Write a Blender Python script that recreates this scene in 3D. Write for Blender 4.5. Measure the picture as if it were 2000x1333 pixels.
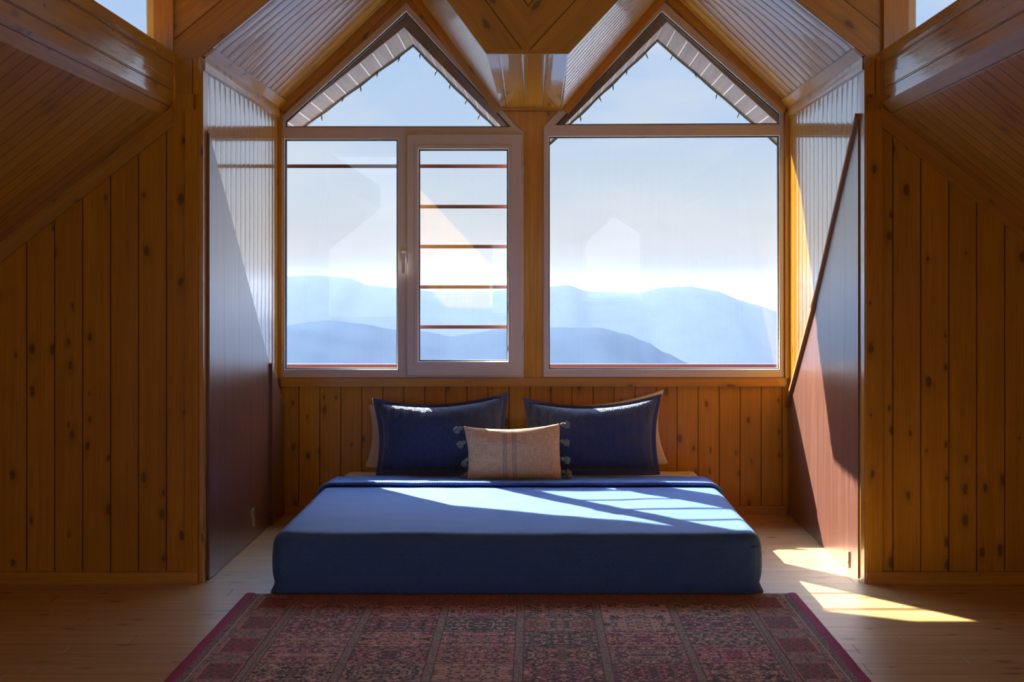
import bpy, bmesh, math, random
from mathutils import Vector, Matrix, noise
random.seed(7)
S = bpy.context.scene
COL = S.collection
for o in list(bpy.data.objects):
    bpy.data.objects.remove(o)

# ------------------------------------------------------------------ camera
F, VX, VY, H = 2900.0, 1042.5, 558.0, 1.2      # focal length in px, vanishing point, eye height
D1, D2, HW = 5.979, 7.785, 1.335               # alcove mouth, window wall, alcove half width
cam_d = bpy.data.cameras.new('camera'); cam = bpy.data.objects.new('camera', cam_d); COL.objects.link(cam)
cam_d.sensor_width = 36; cam_d.lens = F / 2000 * 36
cam_d.shift_x = -(VX - 1000) / 2000; cam_d.shift_y = -(666.5 - VY) / 2000
cam_d.clip_start = 0.05; cam_d.clip_end = 20000
cam.location = (0, 0, H); cam.rotation_euler = (math.pi / 2, 0, 0)
S.camera = cam

# ------------------------------------------------------------------ sky and sun
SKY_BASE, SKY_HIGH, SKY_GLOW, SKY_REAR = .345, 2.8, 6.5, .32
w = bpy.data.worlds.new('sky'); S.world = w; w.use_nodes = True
nt = w.node_tree; nt.nodes.clear()
def WN(t, **k):
    n = nt.nodes.new(t)
    for a, b in k.items(): setattr(n, a, b)
    return n
out = WN('ShaderNodeOutputWorld'); bg = WN('ShaderNodeBackground')
tc = WN('ShaderNodeTexCoord'); sp = WN('ShaderNodeSeparateXYZ')
nt.links.new(tc.outputs['Generated'], sp.inputs[0])
cr = WN('ShaderNodeValToRGB'); mr = WN('ShaderNodeMapRange')
mr.inputs['From Min'].default_value = -0.1; mr.inputs['From Max'].default_value = 0.9
nt.links.new(sp.outputs['Z'], mr.inputs[0]); nt.links.new(mr.outputs[0], cr.inputs[0])
els = [(0.0, (.50, .56, .66)), (0.09, (.62, .68, .80)), (0.125, (.72, .73, .76)), (0.165, (.70, .78, .90)), (0.215, (.54, .71, .97)),
       (0.30, (.48, .66, 1.0)), (0.6, (.36, .54, .90)), (1.0, (.26, .42, .80))]
while len(cr.color_ramp.elements) < len(els): cr.color_ramp.elements.new(.5)
for e, (p, c) in zip(cr.color_ramp.elements, els): e.position = p; e.color = (*c, 1)
no = WN('ShaderNodeTexNoise'); no.inputs['Scale'].default_value = 5.0; no.inputs['Detail'].default_value = 5
mp = WN('ShaderNodeMapping'); mp.inputs['Scale'].default_value = (1, 1, 3.5)
nt.links.new(tc.outputs['Generated'], mp.inputs[0]); nt.links.new(mp.outputs[0], no.inputs['Vector'])
nr = WN('ShaderNodeMapRange'); nr.inputs['From Min'].default_value = .48; nr.inputs['From Max'].default_value = .75
nr.inputs['To Max'].default_value = .75
nt.links.new(no.outputs['Fac'], nr.inputs[0])
mx = WN('ShaderNodeMix', data_type='RGBA'); mx.inputs['B'].default_value = (.90, .91, .94, 1)
nt.links.new(nr.outputs[0], mx.inputs['Factor']); nt.links.new(cr.outputs[0], mx.inputs['A'])
nt.links.new(mx.outputs['Result'], bg.inputs['Color'])
SUN = Vector((.70, -1.0, -.765))
def WM(op, a, b=None, c=None):
    n = WN('ShaderNodeMath', operation=op)
    for i, v in enumerate((a, b, c)):
        if v is None: continue
        if isinstance(v, (int, float)): n.inputs[i].default_value = v
        else: nt.links.new(v, n.inputs[i])
    return n.outputs[0]
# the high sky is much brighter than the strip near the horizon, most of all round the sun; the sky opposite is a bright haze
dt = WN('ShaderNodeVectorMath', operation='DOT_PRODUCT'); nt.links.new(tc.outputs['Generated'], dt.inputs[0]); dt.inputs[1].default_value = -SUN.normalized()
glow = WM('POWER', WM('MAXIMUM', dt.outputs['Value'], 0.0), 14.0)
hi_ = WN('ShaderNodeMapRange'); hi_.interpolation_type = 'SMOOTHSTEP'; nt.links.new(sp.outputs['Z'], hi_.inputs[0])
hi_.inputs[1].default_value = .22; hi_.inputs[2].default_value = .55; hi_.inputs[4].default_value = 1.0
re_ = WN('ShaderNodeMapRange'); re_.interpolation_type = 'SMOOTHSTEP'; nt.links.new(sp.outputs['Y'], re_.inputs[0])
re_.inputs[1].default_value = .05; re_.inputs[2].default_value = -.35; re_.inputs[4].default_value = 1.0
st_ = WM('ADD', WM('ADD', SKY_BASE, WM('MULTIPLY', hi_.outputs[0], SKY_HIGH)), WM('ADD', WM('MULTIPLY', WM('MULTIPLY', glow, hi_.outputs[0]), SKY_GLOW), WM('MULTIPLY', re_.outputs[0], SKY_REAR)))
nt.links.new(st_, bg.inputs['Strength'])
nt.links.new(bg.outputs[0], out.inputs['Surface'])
SUN = Vector((.70, -1.0, -.765))
sd = bpy.data.lights.new('sun', 'SUN'); so = bpy.data.objects.new('sun', sd); COL.objects.link(so)
sd.energy = 12.5; sd.angle = 0.0093; sd.color = (1.0, .93, .80)
so.rotation_euler = SUN.to_track_quat('-Z', 'Y').to_euler(); so.location = (-6, 12, 10)
S.view_settings.view_transform = 'Standard'; S.view_settings.look = 'None'
S.view_settings.exposure = 1.5; S.view_settings.gamma = 1.0; S.view_settings.use_curve_mapping = False
S.cycles.use_denoising = True
S.cycles.max_bounces = 12; S.cycles.diffuse_bounces = 6; S.cycles.glossy_bounces = 5
S.cycles.transparent_max_bounces = 16; S.cycles.volume_bounces = 1
S.cycles.caustics_reflective = False; S.cycles.sample_clamp_indirect = 8

# ------------------------------------------------------------------ helpers
def P(px, py, Y):
    """a point of the photograph put at its own distance Y"""
    return Vector(((px - VX) * Y / F, Y, H + (VY - py) * Y / F))
def P2(px, py, Y):
    p = P(px, py, Y); return (p.x, p.z)

class MB:
    """collects faces, each with metric UVs projected on two axes"""
    def __init__(s): s.bm = bmesh.new(); s.uv = s.bm.loops.layers.uv.new('UVMap')
    def face(s, pts, ua=None, va=None, mi=0, smooth=False):
        vs = [s.bm.verts.new(p) for p in pts]
        try: f = s.bm.faces.new(vs)
        except ValueError: return
        f.material_index = mi; f.smooth = smooth
        n = Vector((0, 0, 0))
        P_ = [Vector(p) for p in pts]
        for i in range(len(P_)): n += P_[i].cross(P_[(i + 1) % len(P_)])
        if va is None:
            if ua is not None: va = n.cross(Vector(ua))
            else:
                ax = max(range(3), key=lambda i: abs(n[i]))
                va = Vector((0, 0, 1)) if ax != 2 else Vector((1, 0, 0))
        va = Vector(va).normalized()
        if ua is None: ua = va.cross(n)
        ua = Vector(ua)
        if ua.length: ua.normalize()
        for l, p in zip(f.loops, P_): l[s.uv].uv = (p.dot(ua), p.dot(va))
        return f
    def box(s, lo, hi, va=None, mi=0):
        (x0, y0, z0), (x1, y1, z1) = lo, hi
        c = [(x0,y0,z0),(x1,y0,z0),(x1,y1,z0),(x0,y1,z0),(x0,y0,z1),(x1,y0,z1),(x1,y1,z1),(x0,y1,z1)]
        for q in ((0,3,2,1),(4,5,6,7),(0,1,5,4),(1,2,6,5),(2,3,7,6),(3,0,4,7)):
            n = (Vector(c[q[1]]) - Vector(c[q[0]])).cross(Vector(c[q[2]]) - Vector(c[q[1]]))
            v = Vector(va) if va else None
            if v is not None and n.normalized().cross(v).length < .3: v = None
            s.face([c[i] for i in q], None, v, mi)
    def prism(s, poly, y0, y1, va=None, mi=0):
        """polygon in XZ extruded along Y"""
        a = [(x, y0, z) for x, z in poly]; b = [(x, y1, z) for x, z in poly]
        s.face(a, None, va, mi); s.face(b[::-1], None, va, mi)
        for i in range(len(a)):
            j = (i + 1) % len(a)
            s.face([a[j], a[i], b[i], b[j]], None, None, mi)
    def prismx(s, poly, x0, x1, va=None, mi=0):
        """polygon in YZ extruded along X"""
        a = [(x0, y, z) for y, z in poly]; b = [(x1, y, z) for y, z in poly]
        s.face(a, None, va, mi); s.face(b[::-1], None, va, mi)
        for i in range(len(a)):
            j = (i + 1) % len(a)
            s.face([a[j], a[i], b[i], b[j]], None, (Vector(a[j]) - Vector(a[i])), mi)
    def tube(s, pts, r, n=8, cap=True, mi=0):
        pts = [Vector(p) for p in pts]; rings = []
        for i, p in enumerate(pts):
            d = (pts[min(i + 1, len(pts) - 1)] - pts[max(i - 1, 0)]).normalized()
            u = d.cross(Vector((0, 0, 1)))
            if u.length < .1: u = d.cross(Vector((1, 0, 0)))
            u.normalize(); v = d.cross(u)
            rr = r[i] if isinstance(r, (list, tuple)) else r
            rings.append([s.bm.verts.new(p + rr * (math.cos(2 * math.pi * k / n) * u + math.sin(2 * math.pi * k / n) * v)) for k in range(n)])
        for a, b in zip(rings, rings[1:]):
            for k in range(n):
                f = s.bm.faces.new([a[k], a[(k + 1) % n], b[(k + 1) % n], b[k]]); f.smooth = True; f.material_index = mi
        if cap:
            for q in (rings[0][::-1], rings[-1]):
                f = s.bm.faces.new(q); f.material_index = mi
    def build(s, name, mats, parent=None, bevel=0.0, weld=False, sub=0):
        if weld: bmesh.ops.remove_doubles(s.bm, verts=s.bm.verts, dist=1e-5)
        bmesh.ops.recalc_face_normals(s.bm, faces=s.bm.faces)
        me = bpy.data.meshes.new(name); s.bm.to_mesh(me); s.bm.free()
        for m in (mats if isinstance(mats, (list, tuple)) else [mats]): me.materials.append(m)
        o = bpy.data.objects.new(name, me); COL.objects.link(o)
        if parent is not None: o.parent = parent
        if bevel:
            b = o.modifiers.new('bevel', 'BEVEL'); b.width = bevel; b.segments = 2; b.limit_method = 'ANGLE'; b.angle_limit = .6
        if sub:
            b = o.modifiers.new('subsurf', 'SUBSURF'); b.levels = b.render_levels = sub
        return o
def tag(o, label, cat=None, group=None, kind=None):
    o['label'] = label
    if cat: o['category'] = cat
    if group: o['group'] = group
    if kind: o['kind'] = kind
    return o
def struct(o, label, cat): return tag(o, label, cat, kind='structure')
def empty(name, loc=(0, 0, 0)):
    o = bpy.data.objects.new(name, None); COL.objects.link(o); o.location = loc; o.empty_display_size = .1
    return o
def reparent(o, parent):
    o.parent = parent; o.matrix_parent_inverse = Matrix.Translation(-Vector(parent.location)); return o

def offset(poly, d):
    """offset of a closed 2D polygon, positive = outwards whatever its winding"""
    A = sum(poly[i][0] * poly[(i + 1) % len(poly)][1] - poly[(i + 1) % len(poly)][0] * poly[i][1] for i in range(len(poly)))
    if A < 0: d = -d
    n = len(poly); res = []
    for i in range(n):
        p0, p1, p2 = Vector(poly[i - 1]), Vector(poly[i]), Vector(poly[(i + 1) % n])
        a = (p1 - p0).normalized(); b = (p2 - p1).normalized()
        na = Vector((a.y, -a.x)); nb = Vector((b.y, -b.x))
        m = (na + nb).normalized(); k = d / max(.35, m.dot(na))
        q = p1 + m * k; res.append((q.x, q.y))
    return res
def plate(name, outer, holes, y0, y1, mat, parent=None, bevel=0.0):
    """flat board in the XZ plane with holes, from y0 to y1, rounded edges"""
    cu = bpy.data.curves.new(name, 'CURVE'); cu.dimensions = '2D'; cu.fill_mode = 'BOTH'
    cu.extrude = (y1 - y0) / 2 - bevel; cu.bevel_depth = bevel; cu.bevel_resolution = 1; cu.offset = -bevel
    for poly in [outer] + holes:
        sp_ = cu.splines.new('POLY'); sp_.points.add(len(poly) - 1)
        for q, (x, z) in zip(sp_.points, poly): q.co = (x, z, 0, 1)
        sp_.use_cyclic_u = True
    t = bpy.data.objects.new('tmp', cu); COL.objects.link(t)
    dg = bpy.context.evaluated_depsgraph_get(); dg.update()
    me = bpy.data.meshes.new_from_object(t.evaluated_get(dg)); bpy.data.objects.remove(t)
    me.name = name
    me.transform(Matrix.Translation((0, (y0 + y1) / 2, 0)) @ Matrix.Rotation(math.pi / 2, 4, 'X'))
    me.materials.clear(); me.materials.append(mat)
    if not me.uv_layers: me.uv_layers.new(name='UVMap')
    uv = me.uv_layers[0].data
    for l in me.loops:
        c = me.vertices[l.vertex_index].co; uv[l.index].uv = (c.x, c.z)
    o = bpy.data.objects.new(name, me); COL.objects.link(o)
    if parent is not None: o.parent = parent
    return o

# ------------------------------------------------------------------ materials
class NB:
    def __init__(s, name):
        s.m = bpy.data.materials.new(name); s.m.use_nodes = True; s.t = s.m.node_tree
        s.bsdf = s.t.nodes['Principled BSDF']
    def n(s, t, **k):
        x = s.t.nodes.new(t)
        for a, b in k.items(): setattr(x, a, b)
        return x
    def l(s, a, b): s.t.links.new(a, b)
    def set(s, inp, v):
        if isinstance(v, bpy.types.NodeSocket): s.l(v, inp)
        else: inp.default_value = v
    def math(s, op, a, b=None, c=None, clamp=False):
        x = s.n('ShaderNodeMath', operation=op, use_clamp=clamp)
        for i, v in enumerate((a, b, c)):
            if v is not None: s.set(x.inputs[i], v)
        return x.outputs[0]
    def mapr(s, v, a, b, c=0.0, d=1.0, smooth=False):
        x = s.n('ShaderNodeMapRange', interpolation_type='SMOOTHSTEP' if smooth else 'LINEAR')
        s.set(x.inputs[0], v); x.inputs[1].default_value = a; x.inputs[2].default_value = b
        x.inputs[3].default_value = c; x.inputs[4].default_value = d
        return x.outputs[0]
    def mix(s, f, a, b, mode='MIX'):
        x = s.n('ShaderNodeMix', data_type='RGBA', blend_type=mode)
        s.set(x.inputs['Factor'], f)
        for k, v in (('A', a), ('B', b)):
            if isinstance(v, tuple): v = (*v[:3], 1)
            s.set(x.inputs[k], v)
        return x.outputs['Result']
    def comb(s, x, y, z=0.0):
        c = s.n('ShaderNodeCombineXYZ')
        for i, v in enumerate((x, y, z)): s.set(c.inputs[i], v)
        return c.outputs[0]
    def noise(s, vec, scale, detail=3, rough=.5, dist=0.0):
        x = s.n('ShaderNodeTexNoise'); s.l(vec, x.inputs['Vector']); x.inputs['Scale'].default_value = scale
        x.inputs['Detail'].default_value = detail; x.inputs['Roughness'].default_value = rough; x.inputs['Distortion'].default_value = dist
        return x.outputs['Fac']
    def white(s, v, dims='1D'):
        x = s.n('ShaderNodeTexWhiteNoise', noise_dimensions=dims)
        s.set(x.inputs['W' if dims == '1D' else 'Vector'], v); return x.outputs['Value']
    def uvxy(s):
        t = s.n('ShaderNodeUVMap'); q = s.n('ShaderNodeSeparateXYZ'); s.l(t.outputs[0], q.inputs[0]); return q.outputs[0], q.outputs[1]
    def ramp(s, v, els, const=False):
        x = s.n('ShaderNodeValToRGB'); s.l(v, x.inputs[0]); r = x.color_ramp
        if const: r.interpolation = 'CONSTANT'
        while len(r.elements) < len(els): r.elements.new(.5)
        for e, (p, c) in zip(r.elements, els): e.position = p; e.color = (*c, 1)
        return x.outputs[0]
    def bump(s, h, dist, strength=1.0, normal=None):
        b = s.n('ShaderNodeBump'); s.l(h, b.inputs['Height']); b.inputs['Distance'].default_value = dist
        b.inputs['Strength'].default_value = strength
        if normal is not None: s.l(normal, b.inputs['Normal'])
        return b.outputs[0]
    def P(s, **k):
        for a, v in k.items():
            i = s.bsdf.inputs[a.replace('_', ' ')]
            if isinstance(v, tuple) and len(v) == 3: v = (*v, 1)
            s.set(i, v)

def wood(name, W, off=0.0, base=(.56, .27, .045), light=(.66, .36, .08), dark=(.16, .06, .012), rough=.35, coat=.6, coat_rough=.12,
         groove=.003, gdepth=.004, knots=.25, tone=.28, crown=.0006, streak=.0003, butt=0.0, spec=.5, gcol=None):
    b = NB(name); u, v = b.uvxy()
    up = b.math('DIVIDE', b.math('ADD', u, off), W)
    pid = b.math('FLOOR', up); f = b.math('FRACT', up)
    rnd = b.white(b.math('ADD', pid, .37))
    vv = b.math('ADD', v, b.math('MULTIPLY', rnd, 13.7))
    g1 = b.noise(b.comb(b.math('MULTIPLY', u, 38), b.math('MULTIPLY', vv, 1.3), rnd), 1.0, 4, .6, .3)
    g2 = b.noise(b.comb(b.math('MULTIPLY', u, 240), b.math('MULTIPLY', vv, 5), rnd), 1.0, 2)
    g3 = b.noise(b.comb(b.math('MULTIPLY', u, 3), b.math('MULTIPLY', vv, 1.2), rnd), 1.0, 2)
    c = b.mix(b.mapr(g1, .35, .68), base, light)
    c = b.mix(b.mapr(g2, .45, .8, 0, .35), c, dark)
    c = b.mix(b.mapr(g3, .5, .8, 0, .22), c, dark)
    # knots with a soft halo
    vo = b.n('ShaderNodeTexVoronoi', voronoi_dimensions='2D'); vo.inputs['Scale'].default_value = 1.0
    wob = b.noise(b.comb(u, vv), 30, 1)
    kv = b.comb(b.math('DIVIDE', u, .075), b.math('ADD', b.math('DIVIDE', vv, .15), b.math('MULTIPLY', wob, .25)))
    b.l(kv, vo.inputs['Vector'])
    dsx = vo.outputs['Distance']; kc = b.n('ShaderNodeSeparateColor'); b.l(vo.outputs['Color'], kc.inputs[0])
    has = b.math('LESS_THAN', kc.outputs[0], knots)
    size = b.mapr(kc.outputs[1], 0, 1, .05, .17)
    core = b.math('MULTIPLY', b.mapr(b.math('DIVIDE', dsx, size), .7, 1.15, 1, 0), has)
    halo = b.math('MULTIPLY', b.mapr(b.math('DIVIDE', dsx, size), 1.0, 3.0, .45, 0), has)
    c = b.mix(halo, c, tuple(x * .55 for x in base))
    c = b.mix(b.math('MULTIPLY', core, .68), c, tuple(x * .45 for x in dark))
    c = b.mix(b.mapr(rnd, 0, 1, tone, 0), c, tuple(x * .55 for x in base))
    edge = b.math('MULTIPLY', b.math('MINIMUM', f, b.math('SUBTRACT', 1.0, f)), W)
    gm = b.mapr(edge, groove * .3, groove, 1, 0, True)
    if butt:
        vb = b.math('DIVIDE', b.math('ADD', v, b.math('MULTIPLY', rnd, butt)), butt); fb = b.math('FRACT', vb)
        eb = b.math('MULTIPLY', b.math('MINIMUM', fb, b.math('SUBTRACT', 1.0, fb)), butt)
        gm = b.math('MAXIMUM', gm, b.mapr(eb, .0005, .002, 1, 0))
    c = b.mix(b.math('MULTIPLY', gm, .75), c, gcol or tuple(x * .35 for x in dark))
    st = b.noise(b.comb(b.math('MULTIPLY', u, 55), b.math('MULTIPLY', vv, 1.1), rnd), 1.0, 3)
    hgt = b.math('ADD', b.math('MULTIPLY', gm, -gdepth), b.math('MULTIPLY', st, streak * 3))
    fc = b.math('SUBTRACT', f, .5)
    hgt = b.math('SUBTRACT', hgt, b.math('MULTIPLY', b.math('MULTIPLY', fc, fc), crown * 4))
    wav = b.noise(b.comb(b.math('MULTIPLY', u, 5), b.math('MULTIPLY', vv, 2.5), rnd), 1.0, 1)
    hgt = b.math('ADD', hgt, b.math('MULTIPLY', wav, .0012))
    nrm = b.bump(hgt, 1.0)
    b.P(Base_Color=c, Roughness=rough, Normal=nrm, Coat_Weight=coat, Coat_Roughness=coat_rough, Coat_Normal=nrm, Coat_IOR=1.5, Specular_IOR_Level=spec)
    return b.m
def plain(name, col, rough=.5, metal=0.0, coat=0.0, var=.12, scale=40, bump=.0, **k):
    b = NB(name); t = b.n('ShaderNodeTexCoord'); nz = b.noise(t.outputs['Object'], scale, 3)
    c = b.mix(b.mapr(nz, .3, .7, 0, var), col, tuple(x * .6 for x in col))
    b.P(Base_Color=c, Roughness=rough, Metallic=metal, Coat_Weight=coat, Coat_Roughness=.1, **k)
    if bump: b.P(Normal=b.bump(nz, bump))
    return b.m
def glass():
    m = bpy.data.materials.new('window_glass'); m.use_nodes = True; t = m.node_tree; t.nodes.clear()
    o = t.nodes.new('ShaderNodeOutputMaterial'); a = t.nodes.new('ShaderNodeBsdfTransparent'); a.inputs[0].default_value = (.97, .985, .98, 1)
    g = t.nodes.new('ShaderNodeBsdfGlossy'); g.inputs['Roughness'].default_value = 0.0
    fr = t.nodes.new('ShaderNodeFresnel'); fr.inputs['IOR'].default_value = 1.5
    x = t.nodes.new('ShaderNodeMixShader')
    ge = t.nodes.new('ShaderNodeNewGeometry'); io = t.nodes.new('ShaderNodeMapRange')      # same reflectance on both faces of the pane
    io.inputs[3].default_value = 1.5; io.inputs[4].default_value = 1 / 1.5
    t.links.new(ge.outputs['Backfacing'], io.inputs[0]); t.links.new(io.outputs[0], fr.inputs['IOR'])
    t.links.new(fr.outputs[0], x.inputs[0]); t.links.new(a.outputs[0], x.inputs[1]); t.links.new(g.outputs[0], x.inputs[2])
    t.links.new(x.outputs[0], o.inputs['Surface']); return m
def quilt(name, col, dark, pitch=.012, band=.02, amp=.0022, rough=.55, sheen=.5, uvrot=False):
    """herringbone quilting: slanted ribs that turn at every band"""
    b = NB(name); u, v = b.uvxy()
    if uvrot: u, v = v, u
    ub = b.math('DIVIDE', u, band); par = b.math('MODULO', b.math('ABSOLUTE', b.math('FLOOR', ub)), 2.0)
    sg = b.math('SUBTRACT', b.math('MULTIPLY', par, 2.0), 1.0)
    loc = b.math('SUBTRACT', b.math('FRACT', ub), .5)
    ph = b.math('ADD', b.math('DIVIDE', v, pitch), b.math('MULTIPLY', b.math('MULTIPLY', loc, band / pitch), sg))
    ph = b.math('ADD', ph, b.math('MULTIPLY', par, .5))
    f = b.math('FRACT', ph); rib = b.math('SINE', b.math('MULTIPLY', f, math.pi))
    seam = b.mapr(b.math('ABSOLUTE', loc), .40, .5, 1, .3)
    t = b.comb(u, v); weave = b.noise(t, 900, 2); big = b.noise(t, 9, 3)
    hgt = b.math('ADD', b.math('MULTIPLY', b.math('MULTIPLY', rib, seam), amp), b.math('MULTIPLY', big, .006))
    hgt = b.math('ADD', hgt, b.math('MULTIPLY', weave, .0004))
    c = b.mix(b.mapr(rib, 0, .5), dark, col)
    c = b.mix(b.mapr(weave, .35, .7, 0, .4), c, dark)
    b.P(Base_Color=c, Roughness=rough, Normal=b.bump(hgt, 1.0), Sheen_Weight=sheen, Sheen_Roughness=.45, Sheen_Tint=(.75, .85, 1.0))
    b.bsdf.inputs['Specular IOR Level'].default_value = .12
    return b.m
def cloth(name, col, col2, scale=600, sheen=.2, bump=.0006, wr=.004):
    b = NB(name); u, v = b.uvxy(); t = b.comb(u, v)
    a = b.noise(b.comb(b.math('MULTIPLY', u, scale), b.math('MULTIPLY', v, scale * .12)), 1.0, 2)
    c_ = b.noise(b.comb(b.math('MULTIPLY', u, scale * .12), b.math('MULTIPLY', v, scale)), 1.0, 2)
    k = b.math('MULTIPLY', b.math('ADD', a, c_), .5)
    hgt = b.math('ADD', b.math('MULTIPLY', k, bump * 2), b.math('MULTIPLY', b.noise(t, 7, 4), wr))
    b.P(Base_Color=b.mix(b.mapr(k, .35, .65), col, col2), Roughness=.85, Normal=b.bump(hgt, 1.0), Sheen_Weight=sheen)
    return b.m

PINE = (.50, .222, .008); PINL = (.62, .31, .018); PIND = (.17, .055, .004)
M = {}
M['wall'] = wood('pine_wall_boards', .1125, .017, PINE, PINL, PIND, rough=.45, coat=.12, coat_rough=.2, spec=.25)
M['back'] = wood('pine_boards_behind_bed', .1102, .02, (.60, .27, .010), (.70, .36, .022), PIND, rough=.32, coat=.2, coat_rough=.15, knots=.36, spec=.3)
M['gloss'] = wood('varnished_alcove_boards', .106, .03, PINE, PINL, PIND, rough=.18, coat=1.0, coat_rough=.06, groove=.0045, gdepth=.005, crown=.0012, knots=.2)
M['ceil'] = wood('varnished_ceiling_boards', .128, .0, PINE, PINL, PIND, rough=.3, coat=.7, coat_rough=.12, groove=.010, gdepth=.009, crown=.0018, knots=.2, streak=.00006)
M['attic'] = wood('attic_ceiling_boards', .105, .0, PINE, PINL, PIND, rough=.4, coat=.35, coat_rough=.22, groove=.005, gdepth=.005)
M['gable'] = wood('gable_face_boards', .125, .0, PINE, PINL, PIND, rough=.4, coat=.4, coat_rough=.2, groove=.0025)
M['soffit'] = wood('valley_soffit_boards', .093, .046, PINE, PINL, PIND, rough=.2, coat=.9, coat_rough=.08, groove=.004, knots=.25)
M['purlin'] = wood('purlin_face_boards', .105, -1.983 % .105, PINE, PINL, PIND, rough=.22, coat=.9, coat_rough=.07, groove=.005, gdepth=.006, crown=.0008)
M['casing'] = wood('pine_casing', .8, .3, PINE, PINL, PIND, rough=.45, coat=.12, coat_rough=.2, groove=.0001, knots=.28, crown=0, spec=.25)
M['trim'] = wood('pine_trim', .8, .2, PINE, PINL, PIND, rough=.28, coat=.6, coat_rough=.12, groove=.0001, knots=.28, crown=0)
M['floor'] = wood('pine_floor_boards', .128, .03, (.60, .36, .13), (.72, .47, .20), (.24, .12, .035), rough=.38, coat=.25, coat_rough=.25,
                  groove=.0022, gdepth=.002, knots=.20, tone=.2, butt=2.6)
M['dark'] = wood('dark_reddish_veneer', .30, .04, (.125, .042, .028), (.20, .08, .05), (.045, .018, .014), rough=.36, coat=.6, coat_rough=.22,
                 groove=.0022, gdepth=.002, knots=0.0, tone=.15, crown=0, streak=.0004)
M['pvc'] = plain('white_plastic_frame', (.62, .58, .55), .3, coat=.2, var=.03)
M['gasket'] = plain('black_rubber_gasket', (.008, .012, .018), .6)
M['glass'] = glass()
M['metal'] = plain('brushed_metal', (.55, .53, .50), .3, metal=1.0)
M['redpaint'] = plain('rust_red_paint', (.24, .065, .05), .5, scale=8, var=.5)
M['redrail'] = plain('red_rail_paint', (.085, .016, .026), .5, scale=3, var=.3)
M['soffit_out'] = wood('pale_eave_slats', .085, .0, (.15, .13, .135), (.20, .18, .18), (.09, .07, .07), rough=.7, coat=0, groove=.006, knots=.0, tone=.1, gcol=(.6, .6, .6))
M['eave'] = plain('weathered_brown_eave_board', (.20, .115, .075), .6, scale=14, var=.5)
M['roofing'] = plain('grey_roof_sheet', (.16, .19, .22), .6)
M['cable'] = plain('dark_green_cable', (.02, .035, .035), .5)
M['blue'] = quilt('navy_quilted_cover', (.080, .19, .56), (.052, .125, .38), pitch=.012, band=.020, amp=.0015, sheen=.15, uvrot=True)
M['sham'] = quilt('navy_quilted_sham', (.055, .085, .21), (.032, .048, .125), pitch=.013, band=.022, amp=.0024)
M['flange'] = cloth('navy_sham_border', (.040, .060, .17), (.070, .10, .24), scale=300)
M['white'] = cloth('white_cotton', (.74, .68, .66), (.80, .75, .73))
def linen():
    b = NB('beige_woven_linen'); u, v = b.uvxy()
    a = b.noise(b.comb(b.math('MULTIPLY', u, 330), b.math('MULTIPLY', v, 26)), 1.0, 2)
    c_ = b.noise(b.comb(b.math('MULTIPLY', u, 26), b.math('MULTIPLY', v, 330)), 1.0, 2)
    k = b.math('MULTIPLY', b.math('ADD', a, c_), .5)
    c = b.mix(b.mapr(k, .38, .62), (.60, .34, .15), (.88, .60, .32))
    s = None
    for x0 in (-.038, -.030, -.022, .008, .016, .024):
        d = b.math('ABSOLUTE', b.math('SUBTRACT', u, x0 - .008)); q = b.mapr(d, .0012, .0026, 1, 0)
        s = q if s is None else b.math('MAXIMUM', s, q)
    s = b.math('MULTIPLY', s, b.mapr(c_, .35, .6, .45, 1))
    c = b.mix(b.math('MULTIPLY', s, .75), c, (.10, .10, .14))
    b.P(Base_Color=c, Roughness=.9, Normal=b.bump(k, .0016), Sheen_Weight=.3); return b.m
M['linen'] = linen()
M['tassel'] = plain('grey_green_tassel_yarn', (.27, .27, .22), .9, scale=220, var=.6, bump=.002)
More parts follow.
